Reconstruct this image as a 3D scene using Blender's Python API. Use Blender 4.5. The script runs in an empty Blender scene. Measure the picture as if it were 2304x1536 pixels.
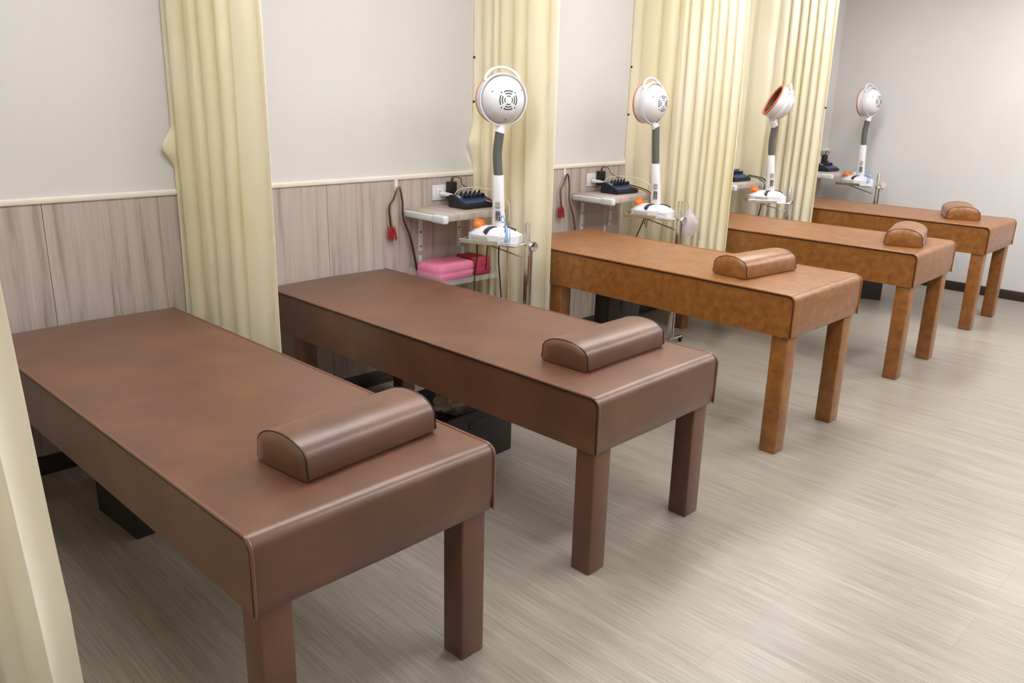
import bpy, bmesh, math, random
from mathutils import Vector, Matrix, noise

scene = bpy.context.scene
COL = scene.collection
PI = math.pi

# ------------------------------------------------------------------ helpers
class MB:
    """collects polygons, then links them as ONE mesh object"""
    def __init__(self):
        self.v = []; self.f = []; self.m = []; self.mi = 0
    def add(self, vs, fs, M=None):
        o = len(self.v)
        for p in vs:
            p = Vector(p)
            self.v.append(M @ p if M else p)
        for f in fs:
            self.f.append([o + i for i in f]); self.m.append(self.mi)
        return self
    def bmesh(self, bm, M=None):
        bm.verts.index_update()
        self.add([v.co.copy() for v in bm.verts], [[v.index for v in f.verts] for f in bm.faces], M)
        bm.free(); return self
    def box(self, lo, hi, bev=0.0, seg=2, M=None):
        bm = bmesh.new()
        bmesh.ops.create_cube(bm, size=1.0)
        lo = Vector(lo); hi = Vector(hi); s = hi - lo; c = (hi + lo) / 2
        for v in bm.verts:
            v.co = Vector((v.co.x * s.x, v.co.y * s.y, v.co.z * s.z)) + c
        if bev > 0:
            bmesh.ops.bevel(bm, geom=list(bm.edges), offset=bev, segments=seg, profile=0.5, affect='EDGES')
        return self.bmesh(bm, M)
    def prism(self, prof, x0, x1, M=None, axis='x'):
        """closed profile (a,b) extruded along an axis"""
        n = len(prof)
        def P(t, a, b):
            return (t, a, b) if axis == 'x' else ((a, t, b) if axis == 'y' else (a, b, t))
        vs = [P(x0, a, b) for a, b in prof] + [P(x1, a, b) for a, b in prof]
        fs = [[i, (i + 1) % n, n + (i + 1) % n, n + i] for i in range(n)]
        fs += [list(range(n))[::-1], list(range(n, 2 * n))]
        return self.add(vs, fs, M)
    def lathe(self, prof, seg=32, M=None, a0=0.0, a1=2 * PI, capb=False, capt=False):
        full = abs(a1 - a0 - 2 * PI) < 1e-6
        k = seg if full else seg + 1
        vs = []; fs = []
        for r, z in prof:
            for i in range(k):
                a = a0 + (a1 - a0) * i / seg
                vs.append((r * math.cos(a), r * math.sin(a), z))
        for j in range(len(prof) - 1):
            for i in range(seg):
                b = (i + 1) % k
                fs.append([j * k + i, j * k + b, (j + 1) * k + b, (j + 1) * k + i])
        if capb: fs.append(list(range(k))[::-1])
        if capt: fs.append([(len(prof) - 1) * k + i for i in range(k)])
        return self.add(vs, fs, M)
    def cyl(self, p0, p1, r0, r1=None, seg=16, M=None):
        return self.tube([p0, p1], [r0, r1 if r1 is not None else r0], seg, M)
    def tube(self, pts, r, seg=8, M=None, cap=True, flat=None):
        pts = [Vector(p) for p in pts]
        rs = list(r) if isinstance(r, (list, tuple)) else [r] * len(pts)
        keep = [i for i in range(len(pts)) if i == 0 or (pts[i] - pts[i - 1]).length > 1e-6]
        pts = [pts[i] for i in keep]; rs = [rs[min(i, len(rs) - 1)] for i in keep]; n = len(pts)
        t0 = (pts[1] - pts[0]).normalized()
        up = Vector((0, 0, 1)) if abs(t0.z) < 0.9 else Vector((1, 0, 0))
        nrm = t0.cross(up).normalized()
        vs = []; fs = []; pt = t0
        for i, p in enumerate(pts):
            a = pts[max(0, i - 1)]; b = pts[min(n - 1, i + 1)]
            t = (b - a)
            t = t.normalized() if t.length > 1e-9 else pt
            q = pt.rotation_difference(t); nrm = (q @ nrm).normalized(); pt = t
            bn = t.cross(nrm).normalized()
            for k in range(seg):
                an = 2 * PI * k / seg
                vs.append(p + rs[i] * (math.cos(an) * nrm + math.sin(an) * bn * (flat or 1.0)))
        for i in range(n - 1):
            for k in range(seg):
                b = (k + 1) % seg
                fs.append([i * seg + k, i * seg + b, (i + 1) * seg + b, (i + 1) * seg + k])
        if cap:
            fs.append(list(range(seg))[::-1]); fs.append([(n - 1) * seg + k for k in range(seg)])
        return self.add(vs, fs, M)
    def build(self, name, mat, parent=None, loc=None, smooth=True, angle=35, recalc=True):
        me = bpy.data.meshes.new(name)
        me.from_pydata([tuple(p) for p in self.v], [], self.f)
        mats = mat if isinstance(mat, (list, tuple)) else [mat]
        for m in mats: me.materials.append(m)
        if len(mats) > 1:
            for p, i in zip(me.polygons, self.m): p.material_index = i
        if recalc:
            bm = bmesh.new(); bm.from_mesh(me)
            bmesh.ops.recalc_face_normals(bm, faces=list(bm.faces))
            bm.to_mesh(me); bm.free()
        if smooth:
            for p in me.polygons: p.use_smooth = True
            me.set_sharp_from_angle(angle=math.radians(angle))
        o = bpy.data.objects.new(name, me); COL.objects.link(o)
        if parent: o.parent = parent
        if loc is not None: o.location = loc
        return o

def spline(pts, n=10):
    """Catmull-Rom through points"""
    P = [Vector(p) for p in pts]
    P = [2 * P[0] - P[1]] + P + [2 * P[-1] - P[-2]]
    out = []
    for i in range(1, len(P) - 2):
        a, b, c, d = P[i - 1:i + 3]
        for k in range(n):
            t = k / n
            out.append(0.5 * ((2 * b) + (c - a) * t + (2 * a - 5 * b + 4 * c - d) * t * t + (3 * b - a - 3 * c + d) * t ** 3))
    out.append(P[-2]); return out

def tag(o, label=None, cat=None, group=None, kind=None):
    if label: o['label'] = label
    if cat: o['category'] = cat
    if group: o['group'] = group
    if kind: o['kind'] = kind
    return o

def empty(name, loc, rz=0.0, label=None, cat=None, group=None):
    o = bpy.data.objects.new(name, None); COL.objects.link(o)
    o.location = loc; o.rotation_euler = (0, 0, rz); o.empty_display_size = 0.05
    return tag(o, label, cat, group)

# ------------------------------------------------------------------ materials
def srgb(r, g, b):
    f = lambda c: (c / 255 / 12.92) if c / 255 <= 0.04045 else ((c / 255 + 0.055) / 1.055) ** 2.4
    return (f(r), f(g), f(b), 1.0)

class NT:
    def __init__(self, name):
        self.m = bpy.data.materials.new(name); self.m.use_nodes = True
        self.t = self.m.node_tree; self.n = self.t.nodes; self.l = self.t.links
        self.b = self.n['Principled BSDF']
    def node(self, t, **kw):
        x = self.n.new(t)
        for k, v in kw.items():
            if k.startswith('i_'): x.inputs[k[2:].replace('_', ' ')].default_value = v
            else: setattr(x, k, v)
        return x
    def link(self, a, b): self.l.new(a, b)

def simple(name, col, rough=0.5, metal=0.0, spec=0.5, var=0.0, scale=8.0, bump=0.0, bscale=80.0, coat=0.0):
    M = NT(name); b = M.b
    b.inputs['Base Color'].default_value = col
    b.inputs['Roughness'].default_value = rough
    b.inputs['Metallic'].default_value = metal
    b.inputs['Specular IOR Level'].default_value = spec
    b.inputs['Coat Weight'].default_value = coat
    tc = M.node('ShaderNodeTexCoord')
    if var > 0:
        nz = M.node('ShaderNodeTexNoise'); nz.inputs['Scale'].default_value = scale; nz.inputs['Detail'].default_value = 4
        M.link(tc.outputs['Object'], nz.inputs['Vector'])
        r = M.node('ShaderNodeValToRGB')
        r.color_ramp.elements[0].color = tuple(c * (1 - var) for c in col[:3]) + (1,)
        r.color_ramp.elements[1].color = tuple(min(1, c * (1 + var)) for c in col[:3]) + (1,)
        r.color_ramp.elements[0].position = .3; r.color_ramp.elements[1].position = .7
        M.link(nz.outputs['Fac'], r.inputs['Fac']); M.link(r.outputs['Color'], b.inputs['Base Color'])
    if bump > 0:
        n2 = M.node('ShaderNodeTexNoise'); n2.inputs['Scale'].default_value = bscale; n2.inputs['Detail'].default_value = 3
        M.link(tc.outputs['Object'], n2.inputs['Vector'])
        bp = M.node('ShaderNodeBump'); bp.inputs['Strength'].default_value = bump; bp.inputs['Distance'].default_value = 0.002
        M.link(n2.outputs['Fac'], bp.inputs['Height']); M.link(bp.outputs['Normal'], b.inputs['Normal'])
    return M.m

def leather(name, dark, mid, light, mottled, rough=0.42):
    M = NT(name); b = M.b
    tc = M.node('ShaderNodeTexCoord')
    n1 = M.node('ShaderNodeTexNoise'); n1.inputs['Scale'].default_value = 5.0 if not mottled else 26.0
    n1.inputs['Detail'].default_value = 6; n1.inputs['Roughness'].default_value = .6
    M.link(tc.outputs['Object'], n1.inputs['Vector'])
    r = M.node('ShaderNodeValToRGB'); e = r.color_ramp.elements
    e[0].position = .32; e[0].color = dark; e[1].position = .68; e[1].color = light
    x = e.new(.5); x.color = mid
    M.link(n1.outputs['Fac'], r.inputs['Fac']); M.link(r.outputs['Color'], b.inputs['Base Color'])
    n2 = M.node('ShaderNodeTexVoronoi'); n2.inputs['Scale'].default_value = 420
    M.link(tc.outputs['Object'], n2.inputs['Vector'])
    bp = M.node('ShaderNodeBump'); bp.inputs['Strength'].default_value = .12; bp.inputs['Distance'].default_value = .001
    M.link(n2.outputs['Distance'], bp.inputs['Height'])
    n3 = M.node('ShaderNodeTexNoise'); n3.inputs['Scale'].default_value = 3.5
    M.link(tc.outputs['Object'], n3.inputs['Vector'])
    bp2 = M.node('ShaderNodeBump'); bp2.inputs['Strength'].default_value = .25; bp2.inputs['Distance'].default_value = .02
    M.link(n3.outputs['Fac'], bp2.inputs['Height']); M.link(bp.outputs['Normal'], bp2.inputs['Normal'])
    M.link(bp2.outputs['Normal'], b.inputs['Normal'])
    b.inputs['Roughness'].default_value = rough
    b.inputs['Specular IOR Level'].default_value = .72
    b.inputs['Sheen Weight'].default_value = .14; b.inputs['Sheen Roughness'].default_value = .35
    b.inputs['Sheen Tint'].default_value = (1, .86, .80, 1)
    return M.m

def fabric(name, col, trans):
    M = NT(name); n = M.n
    n.remove(M.b)
    out = n['Material Output']
    tc = M.node('ShaderNodeTexCoord')
    nz = M.node('ShaderNodeTexNoise'); nz.inputs['Scale'].default_value = 3; nz.inputs['Detail'].default_value = 3
    mp = M.node('ShaderNodeMapping'); mp.inputs['Scale'].default_value = (1, 1, .4)
    M.link(tc.outputs['Object'], mp.inputs['Vector']); M.link(mp.outputs['Vector'], nz.inputs['Vector'])
    r = M.node('ShaderNodeValToRGB')
    r.color_ramp.elements[0].position = .35; r.color_ramp.elements[1].position = .65
    r.color_ramp.elements[0].color = (col[0] * .965, col[1] * .95, col[2] * .87, 1)
    r.color_ramp.elements[1].color = (min(1, col[0] * 1.02), min(1, col[1] * 1.02), min(1, col[2] * 1.07), 1)
    M.link(nz.outputs['Fac'], r.inputs['Fac'])
    d = M.node('ShaderNodeBsdfDiffuse'); t = M.node('ShaderNodeBsdfTranslucent')
    M.link(r.outputs['Color'], d.inputs['Color']); M.link(r.outputs['Color'], t.inputs['Color'])
    n2 = M.node('ShaderNodeTexNoise'); n2.inputs['Scale'].default_value = 9; n2.inputs['Detail'].default_value = 4
    n2.inputs['Distortion'].default_value = .6
    M.link(tc.outputs['Object'], n2.inputs['Vector'])
    bp = M.node('ShaderNodeBump'); bp.inputs['Strength'].default_value = .28; bp.inputs['Distance'].default_value = .012
    M.link(n2.outputs['Fac'], bp.inputs['Height'])
    M.link(bp.outputs['Normal'], d.inputs['Normal'])
    mx = M.node('ShaderNodeMixShader'); mx.inputs['Fac'].default_value = trans
    M.link(d.outputs['BSDF'], mx.inputs[1]); M.link(t.outputs['BSDF'], mx.inputs[2])
    M.link(mx.outputs['Shader'], out.inputs['Surface'])
    return M.m

def floor_mat():
    M = NT('vinyl_planks'); b = M.b
    tc = M.node('ShaderNodeTexCoord')
    sp = M.node('ShaderNodeSeparateXYZ'); M.link(tc.outputs['Object'], sp.inputs[0])
    ax = M.node('ShaderNodeMath', operation='ADD'); ax.inputs[1].default_value = 4.0 - (1.82 % .205) + .205
    M.link(sp.outputs['X'], ax.inputs[0])
    ay = M.node('ShaderNodeMath', operation='ADD'); ay.inputs[1].default_value = 12.0 + .17
    M.link(sp.outputs['Y'], ay.inputs[0])
    cb = M.node('ShaderNodeCombineXYZ'); M.link(ay.outputs[0], cb.inputs['X']); M.link(ax.outputs[0], cb.inputs['Y'])
    br = M.node('ShaderNodeTexBrick'); br.offset = .37; br.offset_frequency = 2; br.squash = 1
    br.inputs['Scale'].default_value = 1; br.inputs['Brick Width'].default_value = 1.22; br.inputs['Row Height'].default_value = .205
    br.inputs['Mortar Size'].default_value = .0012; br.inputs['Mortar Smooth'].default_value = .3; br.inputs['Bias'].default_value = 0
    br.inputs['Color1'].default_value = (.44, .44, .44, 1); br.inputs['Color2'].default_value = (.56, .56, .56, 1)
    br.inputs['Mortar'].default_value = (.2, .2, .2, 1)
    M.link(cb.outputs[0], br.inputs['Vector'])
    # grain, running along the planks
    mp = M.node('ShaderNodeMapping'); mp.inputs['Scale'].default_value = (210, 4.5, 1)
    M.link(tc.outputs['Object'], mp.inputs['Vector'])
    g = M.node('ShaderNodeTexNoise'); g.inputs['Scale'].default_value = 1; g.inputs['Detail'].default_value = 5; g.inputs['Roughness'].default_value = .62
    M.link(mp.outputs['Vector'], g.inputs['Vector'])
    mp2 = M.node('ShaderNodeMapping'); mp2.inputs['Scale'].default_value = (22, .9, 1)
    M.link(tc.outputs['Object'], mp2.inputs['Vector'])
    g2 = M.node('ShaderNodeTexNoise'); g2.inputs['Scale'].default_value = 1; g2.inputs['Detail'].default_value = 4
    M.link(mp2.outputs['Vector'], g2.inputs['Vector'])
    r = M.node('ShaderNodeValToRGB'); e = r.color_ramp.elements
    e[0].position = .33; e[0].color = srgb(141, 133, 122); e[1].position = .62; e[1].color = srgb(169, 161, 150)
    M.link(g.outputs['Fac'], r.inputs['Fac'])
    r2 = M.node('ShaderNodeValToRGB'); e = r2.color_ramp.elements
    e[0].position = .3; e[0].color = srgb(233, 229, 224); e[1].position = .7; e[1].color = srgb(255, 254, 252)
    M.link(g2.outputs['Fac'], r2.inputs['Fac'])
    m1 = M.node('ShaderNodeMix', data_type='RGBA', blend_type='MULTIPLY'); m1.inputs['Factor'].default_value = 1
    M.link(r.outputs['Color'], m1.inputs['A']); M.link(r2.outputs['Color'], m1.inputs['B'])
    m2 = M.node('ShaderNodeMix', data_type='RGBA', blend_type='OVERLAY'); m2.inputs['Factor'].default_value = .3
    M.link(m1.outputs['Result'], m2.inputs['A']); M.link(br.outputs['Color'], m2.inputs['B'])
    M.link(m2.outputs['Result'], b.inputs['Base Color'])
    rr = M.node('ShaderNodeMapRange'); rr.inputs['To Min'].default_value = .24; rr.inputs['To Max'].default_value = .38
    M.link(g.outputs['Fac'], rr.inputs['Value']); M.link(rr.outputs['Result'], b.inputs['Roughness'])
    bp = M.node('ShaderNodeBump'); bp.inputs['Strength'].default_value = .35; bp.inputs['Distance'].default_value = .0015
    M.link(g.outputs['Fac'], bp.inputs['Height']); M.link(bp.outputs['Normal'], b.inputs['Normal'])
    b.inputs['Specular IOR Level'].default_value = .45
    return M.m

def wainscot_mat():
    M = NT('wood_grain_panel'); b = M.b
    tc = M.node('ShaderNodeTexCoord')
    mp = M.node('ShaderNodeMapping'); mp.inputs['Scale'].default_value = (26, 1, 1.1)
    M.link(tc.outputs['Object'], mp.inputs['Vector'])
    n0 = M.node('ShaderNodeTexNoise'); n0.inputs['Scale'].default_value = 1; n0.inputs['Detail'].default_value = 7
    n0.inputs['Roughness'].default_value = .6; n0.inputs['Distortion'].default_value = .35
    M.link(mp.outputs['Vector'], n0.inputs['Vector'])
    mp2 = M.node('ShaderNodeMapping'); mp2.inputs['Scale'].default_value = (150, 1, 4)
    M.link(tc.outputs['Object'], mp2.inputs['Vector'])
    n1 = M.node('ShaderNodeTexNoise'); n1.inputs['Scale'].default_value = 1; n1.inputs['Detail'].default_value = 4
    M.link(mp2.outputs['Vector'], n1.inputs['Vector'])
    r = M.node('ShaderNodeValToRGB'); e = r.color_ramp.elements
    e[0].position = .30; e[0].color = srgb(150, 133, 123); e[1].position = .7; e[1].color = srgb(200, 187, 178)
    x = e.new(.44); x.color = srgb(184, 169, 160)
    M.link(n0.outputs['Fac'], r.inputs['Fac'])
    r2 = M.node('ShaderNodeValToRGB'); e = r2.color_ramp.elements
    e[0].position = .3; e[0].color = (.80, .80, .80, 1); e[1].position = .7; e[1].color = (1, 1, 1, 1)
    M.link(n1.outputs['Fac'], r2.inputs['Fac'])
    m1 = M.node('ShaderNodeMix', data_type='RGBA', blend_type='MULTIPLY'); m1.inputs['Factor'].default_value = .8
    M.link(r.outputs['Color'], m1.inputs['A']); M.link(r2.outputs['Color'], m1.inputs['B'])
    M.link(m1.outputs['Result'], b.inputs['Base Color'])
    b.inputs['Roughness'].default_value = .5; b.inputs['Specular IOR Level'].default_value = .35
    return M.m

def clear_mat(name, col, alpha, rough=.15):
    M = NT(name); b = M.b
    b.inputs['Base Color'].default_value = col; b.inputs['Roughness'].default_value = rough
    b.inputs['Alpha'].default_value = alpha
    return M.m

def chrome_mat():
    M = NT('chrome'); b = M.b
    b.inputs['Metallic'].default_value = 1; b.inputs['Roughness'].default_value = .16
    tc = M.node('ShaderNodeTexCoord'); nz = M.node('ShaderNodeTexNoise'); nz.inputs['Scale'].default_value = 30
    M.link(tc.outputs['Object'], nz.inputs['Vector'])
    r = M.node('ShaderNodeValToRGB'); r.color_ramp.elements[0].color = (.55, .54, .53, 1); r.color_ramp.elements[1].color = (.75, .74, .73, 1)
    M.link(nz.outputs['Fac'], r.inputs['Fac']); M.link(r.outputs['Color'], b.inputs['Base Color'])
    return M.m

def emit(name, col, s):
    M = NT(name); b = M.b
    b.inputs['Base Color'].default_value = (.8, .8, .8, 1)
    b.inputs['Emission Color'].default_value = col; b.inputs['Emission Strength'].default_value = s
    return M.m

LIGHT = 16.8
MT = dict(
    wall=simple('painted_wall', srgb(209, 206, 204), .75, spec=.25, var=.018, scale=2.5, bump=.12, bscale=160),
    ceil=simple('ceiling_white', srgb(232, 231, 229), .85, spec=.2, var=.01),
    wains=wainscot_mat(),
    cap=simple('rail_cream', srgb(226, 216, 203), .5, var=.02),
    base=simple('baseboard_brown', srgb(44, 31, 25), .45, var=.15, scale=12),
    floor=floor_mat(),
    brown=leather('brown_leatherette', srgb(84, 49, 32), srgb(93, 56, 36), srgb(103, 64, 41), False, .39),
    tan=leather('tan_leatherette', srgb(114, 66, 20), srgb(132, 80, 27), srgb(147, 93, 37), True, .38),
    pipe_b=simple('brown_piping', srgb(30, 16, 12), .4, var=.05),
    pipe_t=simple('tan_piping', srgb(44, 20, 10), .42, var=.08),
    roll_b_lit=simple('brown_roll_lit', srgb(112, 74, 56), .28, spec=.6, var=.05),  # same leather as the bed; lighter colour paints in the piping's highlight
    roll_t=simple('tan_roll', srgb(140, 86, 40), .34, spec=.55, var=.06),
    cream=fabric('cream_curtain', srgb(248, 243, 224)[:3], .40),
    white=simple('white_plastic', srgb(217, 216, 220), .3, var=.01, scale=5),
    offw=simple('offwhite_plastic', srgb(222, 222, 220), .4, var=.015),
    foam=simple('pale_foam', srgb(206, 215, 216), .6, var=.02),
    slot=simple('vent_slot', srgb(34, 34, 36), .6, var=.1),
    orange=simple('orange_plastic', srgb(226, 122, 48), .35, var=.06, scale=30),
    rim=simple('orange_rim', srgb(196, 98, 56), .4, var=.05),
    plate=simple('mineral_plate', srgb(74, 34, 22), .6, var=.2, scale=40),
    neck=simple('rubber_neck', srgb(84, 88, 83), .55, var=.06, bump=.5, bscale=120),
    dark=simple('dark_strip', srgb(42, 42, 52), .45, var=.1),
    black=simple('black_plastic', srgb(24, 22, 21), .4, var=.15),
    grey=simple('grey_sticker', srgb(166, 164, 158), .5, var=.05),
    ink=simple('sticker_ink', srgb(92, 92, 92), .6, var=.1),
    navy=simple('navy_housing', srgb(22, 26, 36), .35, var=.12, scale=20),
    blue=simple('blue_panel', srgb(38, 62, 112), .3, var=.15, scale=25),
    chrome=chrome_mat(),
    red=simple('red_clip', srgb(170, 26, 34), .4, var=.1),
    cablek=simple('black_cable', srgb(36, 28, 25), .5, var=.1),
    cablew=simple('white_cable', srgb(216, 212, 204), .5, var=.03),
    cableb=simple('brown_cable', srgb(134, 84, 60), .5, var=.1),
    cabley=simple('tan_cable', srgb(190, 146, 96), .5, var=.05),
    pink=simple('pink_towel', srgb(238, 138, 174), .95, spec=.1, var=.05, scale=14, bump=.6, bscale=200),
    magenta=simple('rose_towel', srgb(176, 66, 86), .95, spec=.1, var=.08, scale=14, bump=.6, bscale=200),
    box=simple('storage_dark', srgb(44, 40, 34), .6, var=.12, scale=10),
    paper=simple('crumpled_paper', srgb(176, 160, 146), .8, var=.08, scale=20),
    clear=clear_mat('clear_acrylic', (.85, .87, .86, 1), .16),
    bag=clear_mat('hazy_bag', (.70, .60, .69, 1), .42, .25),
    rosefilm=clear_mat('rose_film', (.90, .62, .68, 1), .5, .3),
    sky=simple('pale_blue_plastic', srgb(140, 176, 222), .35, var=.08, scale=30),
    film=clear_mat('clear_film', (.86, .90, .92, 1), .30, .12),
    light=emit('unseen_light_panel', (.975, .985, 1.0, 1), LIGHT),
)

# ------------------------------------------------------------------ setting
XR = 6.69; XL = -3.0; YF = -6.6; H = 2.6; TRIM = 1.058
def struct(o): return tag(o, kind='structure')
struct(MB().add([(XL, YF, 0), (XR, YF, 0), (XR, 0, 0), (XL, 0, 0), (XL, YF, -.1), (XR, YF, -.1), (XR, 0, -.1), (XL, 0, -.1)],
       [[0, 1, 2, 3], [7, 6, 5, 4], [0, 4, 5, 1], [1, 5, 6, 2], [2, 6, 7, 3], [3, 7, 4, 0]]).build('floor', MT['floor'], smooth=False))
ceil = struct(MB().box((XL, YF, H), (XR, 0, H + .1)).build('ceiling', MT['ceil'], smooth=False))
wb = struct(MB().box((XL - .1, 0, 0), (XR + .1, .12, H)).build('wall_back', MT['wall'], smooth=False))
struct(MB().box((XR, YF, 0), (XR + .12, 0, H)).build('wall_right', MT['wall'], smooth=False))
struct(MB().box((XL - .12, YF, 0), (XL, 0, H)).build('wall_left', MT['wall'], smooth=False))
struct(MB().box((XL - .1, YF - .12, 0), (XR + .1, YF, H)).build('wall_front', MT['wall'], smooth=False))
# wood-look dado: separate panels with thin joints, each 0.60 m wide
w = MB(); x = XL
random.seed(3)
seams = [XL, -2.3, -1.7, -1.1, -.5, .318, .93, 1.53, 2.13, 2.73, 3.33, 3.93, 4.53, 5.13, 5.73, 6.33, XR]
for a, b_ in zip(seams[:-1], seams[1:]):
    w.box((a + .0008, -.008, .07), (b_ - .0008, -.0005, TRIM - .012), .0012, 1)
w.build('wainscot', MT['wains'], wb, smooth=False)
struct(MB().prism([(-.0005, TRIM - .013), (-.013, TRIM - .013), (-.016, TRIM - .006), (-.014, TRIM + .004), (-.006, TRIM + .009), (-.0005, TRIM + .009)], XL, XR - .002).build('trim_1', MT['cap']))
struct(MB().prism([(-.009, 0.0), (-.022, 0), (-.022, .066), (-.018, .074), (-.009, .074)], XL, XR - .02).build('baseboard_back', MT['base']))
struct(MB().prism([(XR - .014, 0.0), (XR - .014, .066), (XR - .010, .074), (XR - .0005, .074), (XR - .0005, 0)], YF, -.024, axis='y').build('baseboard_right', MT['base']))
for cx, cy in ((-1.6, -2.6), (.38, -1.3), (1.68, -1.3), (3.4, -1.1), (4.9, -1.0), (1.9, -3.1), (3.4, -3.1), (4.9, -3.1), (5.9, -2.2), (5.9, -3.9), (.4, -5.3), (3.4, -5.3)):  # unseen ceiling panels; several added only to brighten curtains, bays and right wall
    lp = MB().box((cx - .6, cy - .15, H - .02), (cx + .6, cy + .15, H - .002)).build('unseen_light_panel', MT['light'], ceil, smooth=False)

# ------------------------------------------------------------------ treatment beds
def arc(cx, cz, r, a0, a1, n=7):
    return [(cx + r * math.cos(a0 + (a1 - a0) * i / n), cz + r * math.sin(a0 + (a1 - a0) * i / n)) for i in range(n + 1)]

def bed(x0, y0, rot, W, L, Ht, T, m, mp, label, rear):
    root = empty('treatment_bed', (x0, y0, 0), rot, label, 'massage bed', 'row of treatment beds along the wall')
    R = .031
    front, back = -L, 0.0
    zb = Ht - T
    # side outline (y,z): soft-rolled head end, crisp bottom
    prof = [(back, zb), (back, Ht - .02)] + arc(back - .02, Ht - .02, .02, 0, PI / 2, 4)
    prof += [(back + (front - back) * k / 10 , Ht) for k in range(1, 10)]
    prof += arc(front + R, Ht - R, R, PI / 2, PI, 9) + [(front, zb + .05), (front + .004, zb + .006), (front + .010, zb)]
    n = len(prof)
    secs = [(0.0, -.001), (.02, 0.0)]
    xs = [(t, s) for t, s in secs] + [(W / 2, .004)] + [(W - t, s) for t, s in secs[::-1]]
    vs = []; fs = []
    cy, cz = (front + back) / 2, (Ht + zb) / 2
    for x, s in xs:
        for (y, z) in prof:
            up = s if z > zb + .02 else 0
            vs.append((x, y + (-s if y < front + .02 else 0), z + (up if z > Ht - .03 else 0)))
    for j in range(len(xs) - 1):
        for i in range(n):
            fs.append([j * n + i, j * n + (i + 1) % n, (j + 1) * n + (i + 1) % n, (j + 1) * n + i])
    fs.append(list(range(n))[::-1]); fs.append([(len(xs) - 1) * n + i for i in range(n)])
    MB().add(vs, fs).build('mattress', m, root, angle=40)
    outline = [(y, z) for (y, z) in prof[1:] if z > zb + .06] + [(front, zb + .004)]
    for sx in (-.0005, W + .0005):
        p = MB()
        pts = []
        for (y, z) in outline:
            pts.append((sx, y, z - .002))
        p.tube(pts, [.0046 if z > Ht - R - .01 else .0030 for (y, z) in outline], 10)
        p.build('piping', MT['roll_b_lit'] if m == MT['brown'] else MT['roll_t'], root)
        sg = -1 if sx < 0 else 1
        MB().tube([(sx + sg * .0016, y + (.0050 if y < front + R else 0), z - .0076 if z > Ht - R - .004 else z) for (y, z) in outline], .0026, 6).build('seam', mp, root)
    lw = .082; ld = .076
    ix, iy = .012, .016
    for lx, ly in ((ix, front + iy), (W - ix - lw, front + iy), (ix, rear), (W - ix - lw, rear)):
        MB().box((lx, ly, 0), (lx + lw, ly + ld, zb + .012), .006, 3).build('leg', m, root)
    return root

TB = .1833
bed(.0356, -.1187, .0188, .6802, 1.8715, .6116, TB, MT['brown'], MT['pipe_b'], 'dark brown massage bed in the front of the row, beside the big cream curtain edge', -.10)
bed(1.1789, -.020, .0184, .6631, 1.9235, .6103, TB, MT['brown'], MT['pipe_b'], 'dark brown massage bed standing next to the tan beds, second in the row', -.26)
bed(2.5245, -.195, .0034, .6411, 1.6824, .7096, TB, MT['tan'], MT['pipe_t'], 'tan massage bed standing beside a dark brown one, third in the row', -.40)
bed(3.901, -.0429, .0327, .6376, 1.7935, .7090, TB, MT['tan'], MT['pipe_t'], 'tan massage bed between two other tan beds, fourth in the row', -.40)
bed(5.3674, -.030, .0248, .6279, 1.731, .7045, TB, MT['tan'], MT['pipe_t'], 'tan massage bed by the plain white side wall, last of the row', -.40)

# ------------------------------------------------------------------ bolster pillows
def pillow(x, y, z, rot, Lx, D, Hh, m, mp, label):
    root = empty('bolster_pillow', (x, y, z), rot, label, 'pillow', 'half-round bolster pillows, one on each bed')
    # x along length from 0, y 0 (front) .. D (back)
    prof = [(.006, 0), (.0, .008), (.004, .030)]
    for i in range(1, 12):
        a = PI * (1 - i / 12)
        prof.append((D / 2 + .49 * D * math.cos(a), .034 + (Hh - .034) * math.sin(a) ** .8))
    prof += [(D - .004, .030), (D, .008), (D - .006, 0)]
    n = len(prof)
    secs = [(0, .965), (.004, .99), (.010, 1.0), (Lx / 2, 1.008), (Lx - .010, 1.0), (Lx - .004, .99), (Lx, .965)]
    vs = []; fs = []
    for xx, s in secs:
        for (yy, zz) in prof:
            vs.append((xx, D / 2 + (yy - D / 2) * s, zz * s))
    for j in range(len(secs) - 1):
        for i in range(n):
            fs.append([j * n + i, j * n + (i + 1) % n, (j + 1) * n + (i + 1) % n, (j + 1) * n + i])
    # slightly domed end panels
    for xx, j, sg in ((0, 0, -1), (Lx, len(secs) - 1, 1)):
        o = len(vs)
        for (yy, zz) in prof: vs.append((xx + sg * .005, D / 2 + (yy - D / 2) * .6, .03 + (zz - .03) * .6))
        for i in range(n):
            f = [j * n + i, j * n + (i + 1) % n, o + (i + 1) % n, o + i]
            fs.append(f)
        fs.append(list(range(o, o + n)))
    MB().add(vs, fs).build('cushion', m, root, angle=50)
    for xx, sg in ((.003, -1), (Lx - .003, 1)):
        MB().tube([(xx, D / 2 + (yy - D / 2) * .993, zz * .993) for yy, zz in prof[1:-1]], .0019, 6).build('piping', mp, root)
    return root

pillow(.281, -1.857, .6158, .098, .415, .200, .094, MT['brown'], MT['pipe_b'], 'brown half-round bolster lying on the frontmost dark brown bed')
pillow(1.364, -1.767, .6145, .035, .445, .203, .088, MT['brown'], MT['pipe_b'], 'brown half-round bolster on the dark brown bed next to the tan beds')
pillow(2.638, -1.588, .7138, -.10, .385, .187, .090, MT['tan'], MT['pipe_t'], 'tan half-round bolster on the tan bed beside a dark brown bed')
pillow(4.154, -1.783, .7132, .28, .37, .20, .096, MT['tan'], MT['pipe_t'], 'tan half-round bolster on the middle one of three tan beds')
pillow(5.650, -1.622, .7087, .42, .34, .215, .090, MT['tan'], MT['pipe_t'], 'tan half-round bolster on the last tan bed, by the white side wall')

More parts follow.
